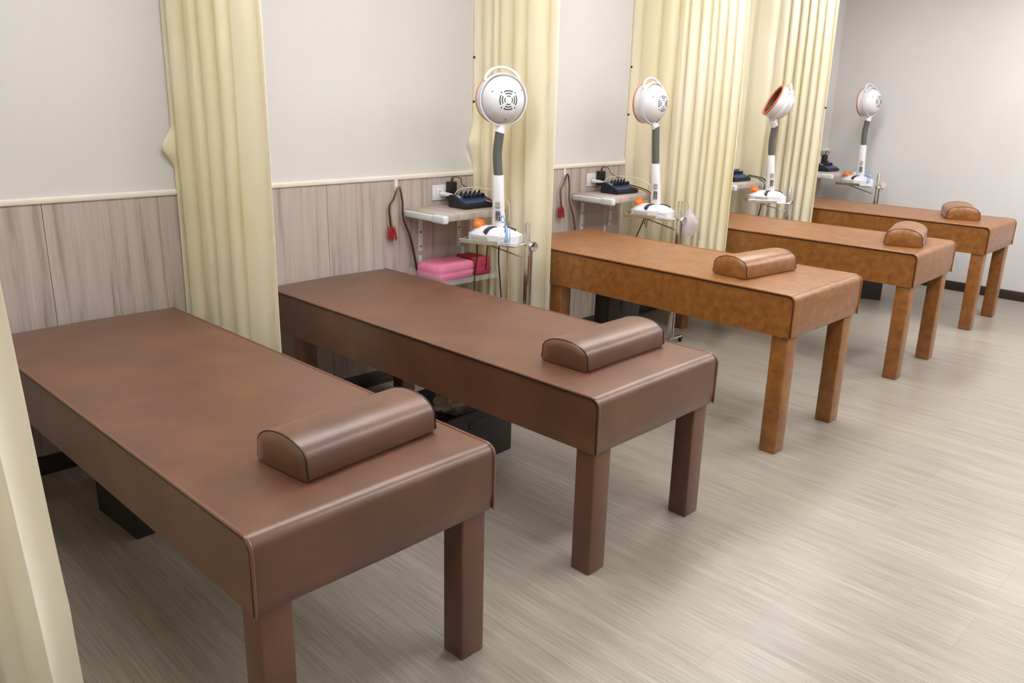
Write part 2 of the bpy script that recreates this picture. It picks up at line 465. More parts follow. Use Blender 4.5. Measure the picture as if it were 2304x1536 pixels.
# ------------------------------------------------------------------ curtains
def curtain(path, waves, amps, zb, zt, label, seed, flap=None, snaps=(), wob=1.0, lean=0.0):
    """hanging cloth: path in plan, one (wavelength, amplitude) per fold"""
    rnd = random.Random(seed)
    P = [Vector((p[0], p[1], 0)) for p in spline([(a, b, 0) for a, b in path], 12)]
    cum = [0]
    for a, b in zip(P[:-1], P[1:]): cum.append(cum[-1] + (b - a).length)
    Ltot = cum[-1]
    tot = sum(waves); waves = [w * Ltot / tot for w in waves]
    def at(s):
        s = max(0, min(Ltot, s))
        for i in range(len(cum) - 1):
            if s <= cum[i + 1] + 1e-9:
                u = (s - cum[i]) / max(1e-9, cum[i + 1] - cum[i]); break
        p = P[i].lerp(P[i + 1], u); t = (P[i + 1] - P[i]).normalized()
        return p, t, Vector((-t.y, t.x, 0))
    # fold samples
    S = []; s = 0
    for w, A in zip(waves, amps):
        K = 14
        for k in range(K):
            S.append((s + w * k / K, PI + 2 * PI * k / K, A, w))
        s += w
    S.append((Ltot, 3 * PI, amps[-1], waves[-1]))
    # smooth the amplitudes
    NZ = 110
    vs = []; fs = []
    nS = len(S)
    offs = [rnd.uniform(-1, 1) for _ in range(8)]
    for j in range(NZ + 1):
        z = zb + (zt - zb) * j / NZ
        h = j / NZ
        for i, (s, th, A, w) in enumerate(S):
            A0 = sum(S[max(0, min(nS - 1, i + d))][2] for d in range(-6, 7)) / 13
            spread = 1.0 + .25 * (1 - h) * wob
            ph = th + wob * .45 * math.sin(1.3 * z + offs[0] + s * 7) + wob * .2 * noise.noise(Vector((s * 9, z * 1.6, seed)))
            o = A0 * spread * (1.0 - 2.1 * abs(math.sin(ph / 2)) ** .55 + .30 * noise.noise(Vector((s * 16, z * .9, seed + 5))))
            tang = -.05 * w * math.sin(ph) * min(1, A0 / .03)
            p, t, nn = at(s + wob * .012 * math.sin(z * 1.7 + offs[2]) * (s / Ltot))
            q = p + nn * o + t * tang
            q.x += lean * (z - .4)
            if flap and i < 12:
                k = max(0, 1 - abs(z - flap[0]) / flap[1]) * (1 - i / 12)
                q = q + Vector((flap[2] * k, -.02 * k, 0))
            q.y = min(q.y, -.0035 if z > TRIM + .015 else -.0185)
            vs.append((q.x, q.y, z))
    for j in range(NZ):
        for i in range(nS - 1):
            fs.append([j * nS + i, j * nS + i + 1, (j + 1) * nS + i + 1, (j + 1) * nS + i])
    o = MB().add(vs, fs).build('curtain', MT['cream'], None, angle=80, recalc=False)
    sol = o.modifiers.new('thickness', 'SOLIDIFY'); sol.thickness = .0016; sol.offset = 0
    tag(o, label, 'curtain', 'cream curtains between the beds')
    for (i, z) in snaps:
        j = int(round((z - zb) / (zt - zb) * NZ)); v = Vector(vs[j * nS + (i if i >= 0 else nS + i)])
        sgn = 1 if i >= 0 else -1
        MB().lathe([(.001, -.004), (.006, -.004), (.007, 0), (.006, .004), (.001, .004)], 10, Matrix.Translation(v + Vector((0, .0, 0))) @ Matrix.Rotation(PI / 2, 4, 'Y'), capb=True, capt=True).build('snap', MT['black'], o)
    return o

curtain([(-.293, -.55), (-.263, -1.2), (-.250, -1.90)], [.15] * 9, [.05] * 8 + [.035], .06, H - .002,
        'big cream curtain hanging beside the frontmost bed, cut off by the picture edge', 11, wob=.12, lean=-.042)
curtain([(.852, -.004), (.892, -.22), (.942, -.44), (.962, -.578)], [.05, .13, .06, .10, .07, .18], [.026, .030, .024, .030, .028, .020], .16, H - .002,
        'cream curtain gathered at the wall between the two dark brown beds', 21, flap=(1.235, .075, -.055), snaps=((1, 1.80),))
curtain([(2.462, -.004), (2.460, -.25), (2.425, -.50), (2.407, -.658)], [.10, .06, .05, .12, .10, .20], [.018, .022, .024, .026, .028, .018], .16, H - .002,
        'cream curtain gathered behind the heat lamp next to the second bed', 35, flap=(1.215, .11, -.05), snaps=((1, 1.64), (1, 1.42)))
curtain([(3.780, -.004), (3.772, -.30), (3.772, -.60), (3.774, -.815)], [.16, .12, .13, .05, .09, .06, .045, .075, .05, .065], [.012, .016, .022, .024, .03, .022, .022, .028, .024, .02], .16, H - .002,
        'wide cream curtain with many narrow folds between the third and fourth beds', 43, snaps=((1, 1.64), (1, 1.36)))
curtain([(5.056, -.004), (5.079, -.14), (5.150, -.42), (5.185, -.655)], [.20, .11, .05, .08, .045, .065, .05, .075], [.012, .014, .024, .030, .024, .03, .024, .022], .16, H - .002,
        'cream curtain hanging beside the last bed, closest to the white side wall', 57, snaps=((-2, 1.42),))

# ------------------------------------------------------------------ shelves on the wall
def shelf(x0, ztop, label, wid=.425, dep=.318, sides=(0, 1)):
    root = empty('shelf', (x0, 0, ztop), 0, label, 'shelf', 'small shelves above the beds')
    t = .034
    MB().box((0, -dep, -t), (wid, -.009, 0), .003, 2).build('board', MT['wains'], root)
    # pale foam edge guards: along the near side and round both front corners
    for sx in sides:
        X = 0 if sx == 0 else wid
        s = -1 if sx == 0 else 1
        g = MB()
        g.box((min(X, X + s * .018), -dep + .07, -t - .006), (max(X, X + s * .018), -.02, -.006), .007, 3)
        g.build('edge_guard', MT['foam'], root)
        c = MB()
        c.box((min(X - s * .012, X + s * .021), -dep - .020, -t - .009), (max(X - s * .012, X + s * .021), -dep + .075, -.003), .009, 3)
        c.build('corner_guard', MT['foam'], root)
    for bx in (.095, wid - .05):
        b = MB()
        b.box((bx - .014, -.013, -.232), (bx + .014, -.008, -t), .002, 1)
        b.box((bx - .012, -.25, -t - .006), (bx + .012, -.010, -t), .002, 1)
        br = b.build('bracket', MT['offw'], root)
        for zz in (-.06, -.13, -.205):
            MB().lathe([(.001, 0), (.0045, 0), (.005, .001), (.0045, .002), (.001, .002)], 10, Matrix.Translation((bx, -.0135, zz)) @ Matrix.Rotation(PI / 2, 4, 'X')).build('screw', MT['slot'], br)
    return root
shelf(1.985, .900, 'small wood-look shelf on the wall above the pink towel', .410, .318, (0,))
shelf(3.270, .893, 'small wood-look wall shelf above the third bed, beside the hanging brown leads')
shelf(4.630, .893, 'small shelf on the wall, mostly hidden by the widest curtain', .375)
shelf(6.130, .893, 'small shelf in the corner by the white side wall')

# ------------------------------------------------------------------ electrotherapy devices
def device(x, y, z, label, rot=0.0):
    root = empty('electrotherapy_device', (x, y, z), rot, label, 'therapy device', 'blue therapy devices on the shelves')
    W = .205
    prof = [(0, .004), (.0, .018), (.004, .023), (.105, .063), (.120, .064), (.130, .058), (.134, .010), (.128, .0), (.006, 0)]
    MB().prism(prof, 0, W).build('housing', MT['navy'], root, angle=25)
    # sloped control panel
    a = math.atan2(.040, .101)
    Mx = Matrix.Translation((0, .004, .023)) @ Matrix.Rotation(a, 4, 'X')
    MB().box((.010, .006, .0005), (W - .010, .108, .003), .001, 1, M=Mx).build('control_panel', MT['blue'], root)
    for k in range(5):
        MB().lathe([(.0105, 0), (.0105, .006), (.0085, .016), (.007, .017), (.0, .017)], 14, Mx @ Matrix.Translation((.050 + k * .031, .066, .003))).build('knob', MT['black'], root)
    for k in range(5):
        MB().cyl((0, 0, 0), (0, -.004, .020), .0055, .004, 8, Mx @ Matrix.Translation((.050 + k * .031, .100, .003))).build('jack', MT['black'], root)
    MB().box((.016, .070, .0031), (.034, .098, .0036), M=Mx).build('display', MT['grey'], root)
    return root
device(2.195, -.232, .9005, 'blue-topped control box with knobs on the shelf above the pink towel')
device(3.430, -.230, .8935, 'blue-topped control box with knobs on the shelf over the third bed')
device(4.800, -.225, .8935, 'blue-topped control box half hidden by the widest curtain')
device(6.290, -.215, .8935, 'blue-topped control box on the corner shelf by the white wall')

# ------------------------------------------------------------------ heat lamps and their chrome stands
def lamp_stand(x, y, zt, phi, label, extra=True):
    """origin on the floor below the tray's free front corner; +X runs along the tray's front edge to the post"""
    root = empty('lamp_stand', (x, y, 0), phi, label, 'stand', 'chrome stands under the heat lamps')
    t = MB()
    t.box((-.006, -.014, zt - .016), (.282, .178, zt - .010), .002, 1)
    t.box((-.006, -.020, zt - .016), (.190, -.014, zt + .006), .002, 1)
    t.box((-.010, -.020, zt - .016), (-.005, .178, zt + .002), .002, 1)
    t.build('tray', MT['chrome'], root)
    px, py = .292, .105
    MB().box((px - .011, py - .011, .03), (px + .011, py + .011, zt + .088), .003, 2).build('post', MT['chrome'], root)
    MB().cyl((px + .012, py + .026, .03), (px + .012, py + .026, zt - .03), .006, None, 10).build('rod', MT['chrome'], root)
    k = MB()
    k.cyl((px + .004, py + .008, zt - .030), (px + .010, py + .042, zt - .030), .008, None, 12)
    Mk = Matrix.Translation((px + .008, py + .036, zt - .030)) @ Matrix.Rotation(-.5, 4, 'Z') @ Matrix.Rotation(PI / 2, 4, 'Y')
    k.lathe([(.001, 0), (.022, 0), (.026, .006), (.026, .016), (.022, .022), (.012, .020), (.001, .018)], 18, Mk)
    k.build('clamp_knob', MT['chrome'], root)
    MB().tube([(.06, .07, zt - .018), (px - .008, py, zt - .085)], .0036, 8).build('brace', MT['chrome'], root)
    ends = ((px - .13, py + .06), (px + .02, py - .12), (px + .03, py + .13))
    b = MB()
    for cx, cy in ends: b.tube([(cx, cy, .035), (px, py, .040)], .010, 8)
    b.build('foot', MT['chrome'], root)
    for cx, cy in ends:
        MB().lathe([(.001, -.008), (.017, -.008), (.019, 0), (.017, .008), (.001, .008)], 12, Matrix.Translation((cx, cy, .0195)) @ Matrix.Rotation(PI / 2, 4, 'Y')).build('caster', MT['black'], root)
    return root

def frame_from(bv, roll=0.0):
    """matrix whose local +Z is bv and local +Y is as upright as possible"""
    z = Vector(bv).normalized(); up = Vector((0, 0, 1))
    x = up.cross(z).normalized(); y = z.cross(x)
    return Matrix((x, y, z)).transposed().to_4x4() @ Matrix.Rotation(roll, 4, 'Z')

def heat_lamp(x, y, z, phi, stem, neck, ring, back, label, roll=0.0):
    """origin: free front corner of the base on the tray; world-space neck and ring points"""
    root = empty('heat_lamp', (x, y, z), phi, label, 'heat lamp', 'white heat lamps on chrome stands')
    Minv = (Matrix.Translation((x, y, z)) @ Matrix.Rotation(phi, 4, 'Z')).inverted()
    L = lambda p: Minv @ Vector(p)
    st = L((stem[0], stem[1], z)); sx, sy = st.x, st.y
    # --- base: low rounded body
    bm = bmesh.new()
    bmesh.ops.create_cube(bm, size=1.0)
    bmesh.ops.subdivide_edges(bm, edges=list(bm.edges), cuts=7, use_grid_fill=True)
    bw, bd, bh = .27, .17, .072
    for v in bm.verts:
        u, w_, t = v.co.x * 2, v.co.y * 2, v.co.z + .5
        # superellipse footprint
        m = max(abs(u), abs(w_)); l = (abs(u) ** 3.2 + abs(w_) ** 3.2) ** (1 / 3.2)
        k = m / l if l > 1e-6 else 1
        u *= k; w_ *= k
        rr = min(1, (u * u + w_ * w_) ** .5)
        top = 1 - .55 * rr ** 4
        sh = 1 - .06 * t - .05 * (1 - t) ** 3
        v.co = Vector((bw / 2 + u * bw / 2 * sh, .085 + w_ * bd / 2 * sh, t * bh * (top if t > .5 else 1)))
    base = MB().bmesh(bm).build('base', MT['white'], root, angle=60)
    def ztop(xx, yy):
        u = (xx - bw / 2) / (bw / 2); w_ = (yy - .085) / (bd / 2)
        l = (abs(u) ** 3.2 + abs(w_) ** 3.2) ** (1 / 3.2); m = max(abs(u), abs(w_))
        rr = min(1, (u * u + w_ * w_) ** .5)
        return bh * (1 - .5 * rr ** 4)
    # dark curved strip across the top
    s = MB(); pts = spline([(.112, .010, 0), (.128, .040, 0), (.160, .068, 0), (.200, .084, 0), (.238, .090, 0)], 8)
    vs = []; fs = []
    for i, p in enumerate(pts):
        a = pts[max(0, i - 1)]; b_ = pts[min(len(pts) - 1, i + 1)]
        t = (b_ - a).normalized(); nn = Vector((-t.y, t.x, 0)); wd = .010 * (1 - .55 * i / len(pts))
        for sgn in (-1, 1):
            q = p + nn * wd * sgn; vs.append((q.x, q.y, ztop(q.x, q.y) + .0025))
        for sgn in (-1, 1):
            q = p + nn * wd * sgn; vs.append((q.x, q.y, ztop(q.x, q.y) - .006))
    for i in range(len(pts) - 1):
        o = i * 4; o2 = o + 4
        fs += [[o, o + 1, o2 + 1, o2], [o + 1, o + 3, o2 + 3, o2 + 1], [o, o2, o2 + 2, o + 2]]
    fs += [[0, 2, 3, 1], [len(vs) - 4, len(vs) - 3, len(vs) - 1, len(vs) - 2]]
    s.add(vs, fs).build('dark_strip', MT['dark'], root, angle=50)
    MB().box((.045, -.006, .006), (.130, .012, .034), .004, 2).build('front_panel', MT['grey'], root)
    kb = MB(); kx, ky = .045, .085; kz = ztop(kx, ky) - .004
    kb.lathe([(.001, 0), (.027, 0), (.029, .004), (.028, .016), (.022, .025), (.008, .028), (.0, .028)], 12, Matrix.Translation((kx, ky, kz)))
    kb.box((kx - .024, ky - .006, kz + .018), (kx + .024, ky + .006, kz + .036), .003, 2)
    kb.build('timer_knob', MT['orange'], root)
    # --- stem, tapered and slightly flattened
    nb = L(neck[0]); hz = nb.z
    zs = .062
    stm = MB(); bmx = bmesh.new()
    secs = [(zs - .012, .036, .033), (zs + .02, .0305, .029), (hz * .55, .0275, .0265), (hz - .004, .0250, .0245), (hz, .0235, .023)]
    vs = []; fs = []; K = 24
    for i, (zz, rx, ry) in enumerate(secs):
        f = (zz - zs) / (hz - zs)
        for k in range(K):
            a = 2 * PI * k / K
            c, sn = math.cos(a), math.sin(a)
            c = math.copysign(abs(c) ** .75, c); sn = math.copysign(abs(sn) ** .75, sn)
            vs.append((sx + (nb.x - sx) * f + rx * c, sy + (nb.y - sy) * f + ry * sn, zz))
    for i in range(len(secs) - 1):
        for k in range(K): fs.append([i * K + k, i * K + (k + 1) % K, (i + 1) * K + (k + 1) % K, (i + 1) * K + k])
    fs += [list(range(K))[::-1], [(len(secs) - 1) * K + k for k in range(K)]]
    bmx.free()
    stm.add(vs, fs).build('stem', MT['white'], root, angle=50)
    # stickers: grey square above a block of small print (illegible in the photograph)
    def face(zz):
        f = (zz - zs) / (hz - zs); return sx + (nb.x - sx) * f, sy + (nb.y - sy) * f
    zz = zs + .115; fx, fy = face(zz)
    MB().box((fx - .004, fy - .0315, zz - .014), (fx + .020, fy - .0255, zz + .014), .001, 1).build('sticker', MT['grey'], root)
    lab = MB()
    rnd = random.Random(5)
    for c in range(3):
        zc = zs + .085
        while zc > zs + .040:
            hgt = rnd.uniform(.003, .006)
            xx = fx - .001 + c * .0085
            fx2, fy2 = face(zc)
            lab.box((xx, fy2 - .0318 + abs(xx - fx) * .02, zc - hgt), (xx + rnd.uniform(.004, .007), fy2 - .026, zc), 0)
            zc -= hgt + .0022
    lab.build('print', MT['ink'], root, smooth=False)
    # --- flexible neck
    pts = [L(p) for p in neck]
    pts = spline(pts, 8)
    MB().tube(pts, .0215, 18).build('gooseneck', MT['neck'], root)
    # --- head
    R = .112
    C = L(ring)
    Mh = Matrix.Translation(C) @ (Matrix.Rotation(-phi, 4, 'Z') @ frame_from(back, roll))
    sh = MB()
    prof = [(R * .97, -.062), (R * .985, -.055), (R * .97, -.02), (R * .93, 0.0), (R * .90, .012), (R * .80, .036), (R * .62, .054), (R * .40, .064), (R * .18, .068), (0.0005, .069)]
    sh.lathe(prof, 48, Mh)
    # inner wall of the open front
    sh.lathe([(R * .97, -.062), (R * .90, -.060)], 48, Mh)
    shell = sh.build('head_shell', MT['white'], root, angle=50)
    MB().lathe([(R * .86, -.062), (R * .88, -.068), (R * .94, -.070), (R * .99, -.067), (R * 1.0, -.060), (R * .97, -.057), (R * .88, -.058), (R * .86, -.062)], 48, Mh).build('rim', MT['rim'], root)
    MB().lathe([(R * .90, -.060), (R * .84, -.056), (R * .78, -.030), (R * .5, -.024), (.0005, -.022)], 40, Mh).build('heating_plate', MT['plate'], root)
    # supporting ring round the shell and carrying handle
    rg = MB()
    rg.lathe([(R * .99, -.010), (R * 1.045, -.012), (R * 1.06, 0), (R * 1.045, .012), (R * .99, .010), (R * .985, 0), (R * .99, -.010)], 56, Mh)
    rg.build('yoke_ring', MT['white'], root)
    hd = MB()
    hp = []
    for i in range(17):
        a = math.radians(44 + 92 * i / 16)
        rr = R * (1.04 + .22 * math.sin(PI * i / 16) ** .5)
        hp.append((rr * math.cos(a), rr * math.sin(a), -.012 - .016 * math.sin(PI * i / 16)))
    hd.tube(hp, .0062, 10, Mh)
    hd.build('carry_handle', MT['white'], root)
    # vents: three broken rings of slots, with screw holes
    def dome(r):
        for (r0, z0), (r1, z1) in zip(prof[:-1], prof[1:]):
            if r1 <= r <= r0: return z0 + (z1 - z0) * (r0 - r) / max(1e-9, r0 - r1)
        return .069
    for rr, wd in ((.0185, .0017), (.0300, .0020), (.0410, .0022)):
        for q in range(4):
            a0 = PI / 4 + q * PI / 2 + .24; a1 = a0 + PI / 2 - .48
            MB().lathe([(rr - wd, dome(rr - wd) - .003), (rr - wd, dome(rr - wd) + .0012), (rr + wd, dome(rr + wd) + .0012), (rr + wd, dome(rr + wd) - .003)], 10, Mh, a0, a1).build('vent_slot', MT['slot'], shell)
    for a, rr in ((PI / 4, .046), (3 * PI / 4, .046), (5 * PI / 4, .046), (7 * PI / 4, .046), (PI / 2 + 1.1, .078), (.55, .085), (-PI / 2, .085)):
        MB().lathe([(.0005, .0012), (.0032, .0012), (.0032, -.004)], 8, Mh @ Matrix.Translation((rr * math.cos(a), rr * math.sin(a), dome(rr)))).build('screw_hole', MT['slot'], shell)
    # collar joining neck and ring
    top = pts[-1]
    d = (Mh @ Vector((0, -R * 1.0, 0)))
    MB().tube([top - Vector((0, 0, .004)), top + (d - top) * .5, d], [.0245, .022, .015], 14).build('collar', MT['white'], root)
    return root

G = [
 # x, y, z, phi, stem, neck pts, ring centre, back direction
 (2.004, -.428, .790, -1.187, (2.139, -.535), [(2.134, -.531, 1.102), (2.130, -.526, 1.201), (2.137, -.533, 1.300)], (2.145, -.541, 1.443), 1),
 (3.370, -.352, .790, -1.292, (3.493, -.473), [(3.482, -.457, 1.095), (3.477, -.451, 1.201), (3.474, -.446, 1.303)], (3.460, -.428, 1.433), 2),
 (4.639, -.432, .790, -.908, (4.798, -.498), [(4.790, -.483, 1.101), (4.788, -.479, 1.203), (4.792, -.486, 1.299)], (4.803, -.507, 1.436), 3),
 (6.267, -.317, .810, -1.501, (6.362, -.461), [(6.358, -.453, 1.129), (6.357, -.448, 1.228), (6.362, -.457, 1.327)], (6.364, -.462, 1.468), 4),
]
cam0 = Vector((-.6018, -3.3817, 1.478))
BK = {1: (.37, -.02, .92), 2: (.81, .02, .58), 3: (.84, -.50, -.22), 4: (.88, .05, .45)}   # right, up, towards the aisle
lamp_lab = ['white heat lamp by the pink towel, its round vented back turned to the room',
            'white heat lamp by the third bed with a hazy bag hanging at its stand',
            'white heat lamp with its orange-rimmed heater opening showing, by the fourth bed',
            'white heat lamp standing before the plain white side wall']
stand_lab = ['chrome stand with round clamp knob, behind the second dark brown bed',
             'chrome stand carrying the hazy plastic bag, behind the third bed',
             'chrome stand partly behind the curtain folds, beside the fourth bed',
             'chrome stand against the plain white side wall']
for i, (x, y, z, phi, stem, neck, ring, k) in enumerate(G):
    dv = (Vector(ring) - cam0); dv.z = 0; dv.normalize()
    rt = Vector((dv.y, -dv.x, 0))
    r_, u_, v_ = BK[k]
    bv = rt * r_ + Vector((0, 0, 1)) * u_ - dv * v_
    heat_lamp(x, y, z, phi, stem, neck, ring, bv, lamp_lab[i])
    lamp_stand(x, y, z + .0095, phi, stand_lab[i])

# ------------------------------------------------------------------ hooks, leads, outlets, plugs
def hook(x, z, label, zs=1.0):
    root = empty('adhesive_hook', (x, -.008, z), 0, label, 'hook', 'white stick-on hooks')
    MB().box((-.011, -.006, -.052 * zs), (.011, 0, .02), .004, 3).build('back_plate', MT['white'], root)
    MB().tube(spline([(0, -.004, -.028 * zs), (0, -.014, -.040 * zs), (0, -.022, -.034 * zs), (0, -.024, -.022 * zs)], 5), [.005] * 16, 8).build('prong', MT['white'], root)
    return root
hook(1.928, 1.040, 'white stick-on hook holding the black electrode leads')
hook(3.186, 1.040, 'white stick-on hook holding the brown electrode leads')
hook(2.078, .628, 'small white stick-on hook beside the pink towel, under the shelf bracket')
hook(2.372, .640, 'small white stick-on hook above the rose-red towel')
hook(3.595, .645, 'small white stick-on hook just above the third bed')

def leads(hx, hz, clip, tail, mats, label, n=2):
    root = empty('hanging_leads', (hx, -.032, hz - .04), 0, label, 'electrode leads', 'leads hanging on the wall hooks')
    o = Vector((hx, -.032, hz - .04))
    for k in range(n):
        d = (k - (n - 1) / 2) * .011
        pts = [Vector(clip) + Vector((d * .7, -.002 * k, .02)), Vector((clip[0] - .006 + d * .5, -.03, clip[2] + .12)), Vector((hx - .030 + d * .3, -.031, hz - .085)),
               Vector((hx, -.032 - .004 * k, hz - .028 + .003 * k)), Vector((hx + .022 + d * .3, -.032, hz - .095)), Vector((hx + .026 + d * .5, -.034, hz - .185)), Vector((hx + .070 + d * .5, -.038, hz - .30)), Vector(tail) + Vector((d, 0, 0))]
        MB().tube([p - o for p in spline(pts, 8)], .0040, 6).build('lead', mats[k % len(mats)], root)
    rnd = random.Random(4)
    for k in range(4):
        cx = clip[0] + (k - 1.5) * .011; a = rnd.uniform(-.25, .25)
        Mc = Matrix.Translation(Vector((cx, -.032 - .004 * (k % 2), clip[2] + .012)) - o) @ Matrix.Rotation(a, 4, 'Y')
        MB().tube([(0, 0, .012), (0, 0, -.012), (0, 0, -.05), (0, 0, -.062)], [.003, .0062, .0055, .0015], 8, Mc).build('clip', MT['red'] if k != 2 else MT['black'], root)
    return root
leads(1.928, 1.040, (1.878, -.032, .795), (2.045, -.045, .52), [MT['cablek'], MT['cableb']], 'black electrode leads with red clips hanging beside the shelf with the pink towel below')
leads(3.186, 1.040, (3.140, -.032, .800), (3.275, -.045, .60), [MT['cableb'], MT['cablek']], 'brown electrode leads with red clips on the wall above the third bed', 2)

def outlet(x0, x1, z0, z1, label):
    root = empty('outlet', (x0, -.008, z0), 0, label, 'wall outlet', 'white wall outlets')
    W, Hh = x1 - x0, z1 - z0
    MB().box((0, -.007, 0), (W, 0, Hh), .004, 3).build('cover_plate', MT['white'], root)
    MB().box((W * .2, -.0095, Hh * .2), (W * .8, -.004, Hh * .8), .0015, 2).build('socket_insert', MT['offw'], root)
    s = MB()
    for cx in (.34, .66):
        for dz in (.40, .60):
            s.box((W * cx - .006, -.0101, Hh * dz - .0016), (W * cx + .004, -.0096, Hh * dz + .0016))
        s.lathe([(.0002, 0), (.003, 0), (.003, -.001)], 8, Matrix.Translation((W * cx + .012, -.0098, Hh * .5)) @ Matrix.Rotation(PI / 2, 4, 'X'))
    s.build('slot', MT['slot'], root, smooth=False)
    return root
outlet(2.160, 2.300, .925, 1.005, 'white double wall outlet above the shelf over the pink towel')
outlet(3.392, 3.532, .925, 1.005, 'white double wall outlet above the shelf over the third bed')
outlet(6.500, 6.640, .925, 1.005, 'white wall outlet in the corner near the side wall')

def adapter(x, z, target, label):
    """black mains adapter standing up in the outlet with its thin cord to the device"""
    root = empty('power_adapter', (x, -.018, z), 0, label, 'power adapter', 'black adapters in the outlets')
    b = MB(); b.box((-.026, -.036, -.048), (.026, 0, .040), .006, 3)
    b.build('body', MT['black'], root)
    MB().tube([(0, -.02, .036), (.002, -.022, .056), (.012, -.024, .066)], [.007, .005, .003], 8).build('strain_relief', MT['black'], root)
    T = Vector(target) - Vector((x, -.018, z))
    MB().tube(spline([(.010, -.024, .065), (.05, -.035, .055), (T.x * .5, T.y * .4 - .02, .030 + T.z * .35), T + Vector((-.03, .01, .012)), T], 8), .0022, 6).build('cord', MT['cablek'], root)
    return root
adapter(2.270, .980, (2.335, -.125, .985), 'black power adapter plugged in above the shelf over the pink towel')
adapter(3.500, .978, (3.575, -.125, .978), 'black power adapter plugged in above the shelf over the third bed')
adapter(6.575, .975, (6.420, -.125, .978), 'black power adapter plugged in near the corner by the side wall')

def plug(x, z, mid, end, label):
    root = empty('power_plug', (x - .006, -.0185, z), 0, label, 'power plug', 'white plugs in the outlets')
    MB().tube([(0, 0, 0), (.004, -.014, 0), (.016, -.046, -.001), (.030, -.068, -.002)], [.013, .0125, .009, .004], 10).build('body', MT['offw'], root)
    o = Vector((x - .006, -.0185, z))
    MB().tube(spline([Vector((.030, -.068, -.002))] + [Vector(p) - o for p in mid] + [Vector(end) - o], 8), .0030, 6).build('cord', MT['cablew'], root)
    return root
plug(2.222, .958, [(2.262, -.105, .984), (2.30, -.17, 1.0), (2.378, -.25, .985), (2.388, -.345, .93)], (2.380, -.360, .840), 'white plug and cord in the outlet over the pink towel shelf')
plug(3.446, .958, [(3.485, -.105, .982), (3.535, -.165, .995), (3.63, -.255, .975), (3.645, -.350, .90)], (3.636, -.352, .70), 'white plug and cord in the outlet over the third bed')

def hanging_cords(name, pts_list, label, cat='cords'):
    root = empty(name, pts_list[0][0][0], 0, label, cat, 'loose cords behind the beds')
    o = Vector(pts_list[0][0][0])
    for pts, r, m in pts_list:
        MB().tube([Vector(p) - o for p in spline(pts, 8)], r, 6).build('cord', m, root)
    return root
hanging_cords('cable_loom', [
    ([(2.375, -.205, .945), (2.372, -.262, .925), (2.366, -.338, .905), (2.352, -.345, .86), (2.310, -.350, .80), (2.262, -.335, .74), (2.25, -.33, .60)], .0035, MT['cablek']),
    ([(2.352, -.215, .935), (2.364, -.31, .925), (2.356, -.345, .90), (2.340, -.352, .84), (2.290, -.36, .76)], .0032, MT['cabley']),
    ([(2.335, -.215, .935), (2.345, -.31, .920), (2.350, -.345, .895), (2.330, -.350, .82), (2.285, -.345, .72)], .003, MT['cablek'])],
    'black and tan cords drooping from the control box above the pink towel')
hanging_cords('cable_loom', [
    ([(3.600, -.20, .94), (3.625, -.29, .920), (3.615, -.342, .895), (3.600, -.352, .85), (3.545, -.35, .74), (3.50, -.32, .60)], .0035, MT['cablek']),
    ([(3.580, -.205, .935), (3.590, -.31, .915), (3.598, -.345, .885), (3.585, -.352, .82), (3.55, -.355, .72)], .003, MT['cableb']),
    ([(3.59, -.205, .935), (3.605, -.31, .912), (3.612, -.345, .88), (3.600, -.355, .80), (3.56, -.36, .70)], .003, MT['cabley'])],
    'black and brown cords drooping from the control box over the third bed')
hanging_cords('cable_loom', [
    ([(4.985, -.215, .935), (5.015, -.305, .920), (5.012, -.345, .895), (5.000, -.352, .85), (4.945, -.37, .76), (4.90, -.37, .62)], .0042, MT['cablek']),
    ([(4.965, -.22, .93), (4.975, -.31, .915), (4.985, -.346, .885), (4.98, -.352, .84), (4.93, -.37, .74)], .003, MT['cablek'])],
    'black cords drooping from the half-hidden control box by the fourth bed')
# cords dangling under the front lamp's tray
hanging_cords('cable_loom', [
    ([(2.05, -.48, .776), (2.055, -.475, .70), (2.045, -.47, .60), (2.05, -.47, .42)], .0035, MT['cablek']),
    ([(2.10, -.58, .776), (2.105, -.575, .70), (2.11, -.58, .62), (2.125, -.585, .45)], .0035, MT['cablek']),
    ([(2.13, -.61, .776), (2.137, -.605, .68), (2.139, -.61, .58), (2.14, -.61, .44)], .003, MT['cabley'])],
    'thin dark cords hanging down below the chrome tray beside the pink towel')

# ------------------------------------------------------------------ clear tray with towels
root = empty('clear_tray', (1.995, -.016, .535), 0, 'clear plastic tray hung on hooks, holding the pink and rose towels', 'tray')
W, D = .40, .27
MB().box((0, -D, 0), (W, 0, .004), .001, 1).build('tray_bottom', MT['clear'], root)
MB().box((0, -D, .004), (W, -D + .004, .030), .001, 1).build('front_lip', MT['clear'], root)
MB().box((0, -.004, .004), (W, 0, .060), .001, 1).build('back_wall', MT['clear'], root)
for xx in (0, W - .004):
    MB().box((xx, -D + .004, .004), (xx + .004, -.004, .055), .001, 1).build('side_wall', MT['clear'], root)

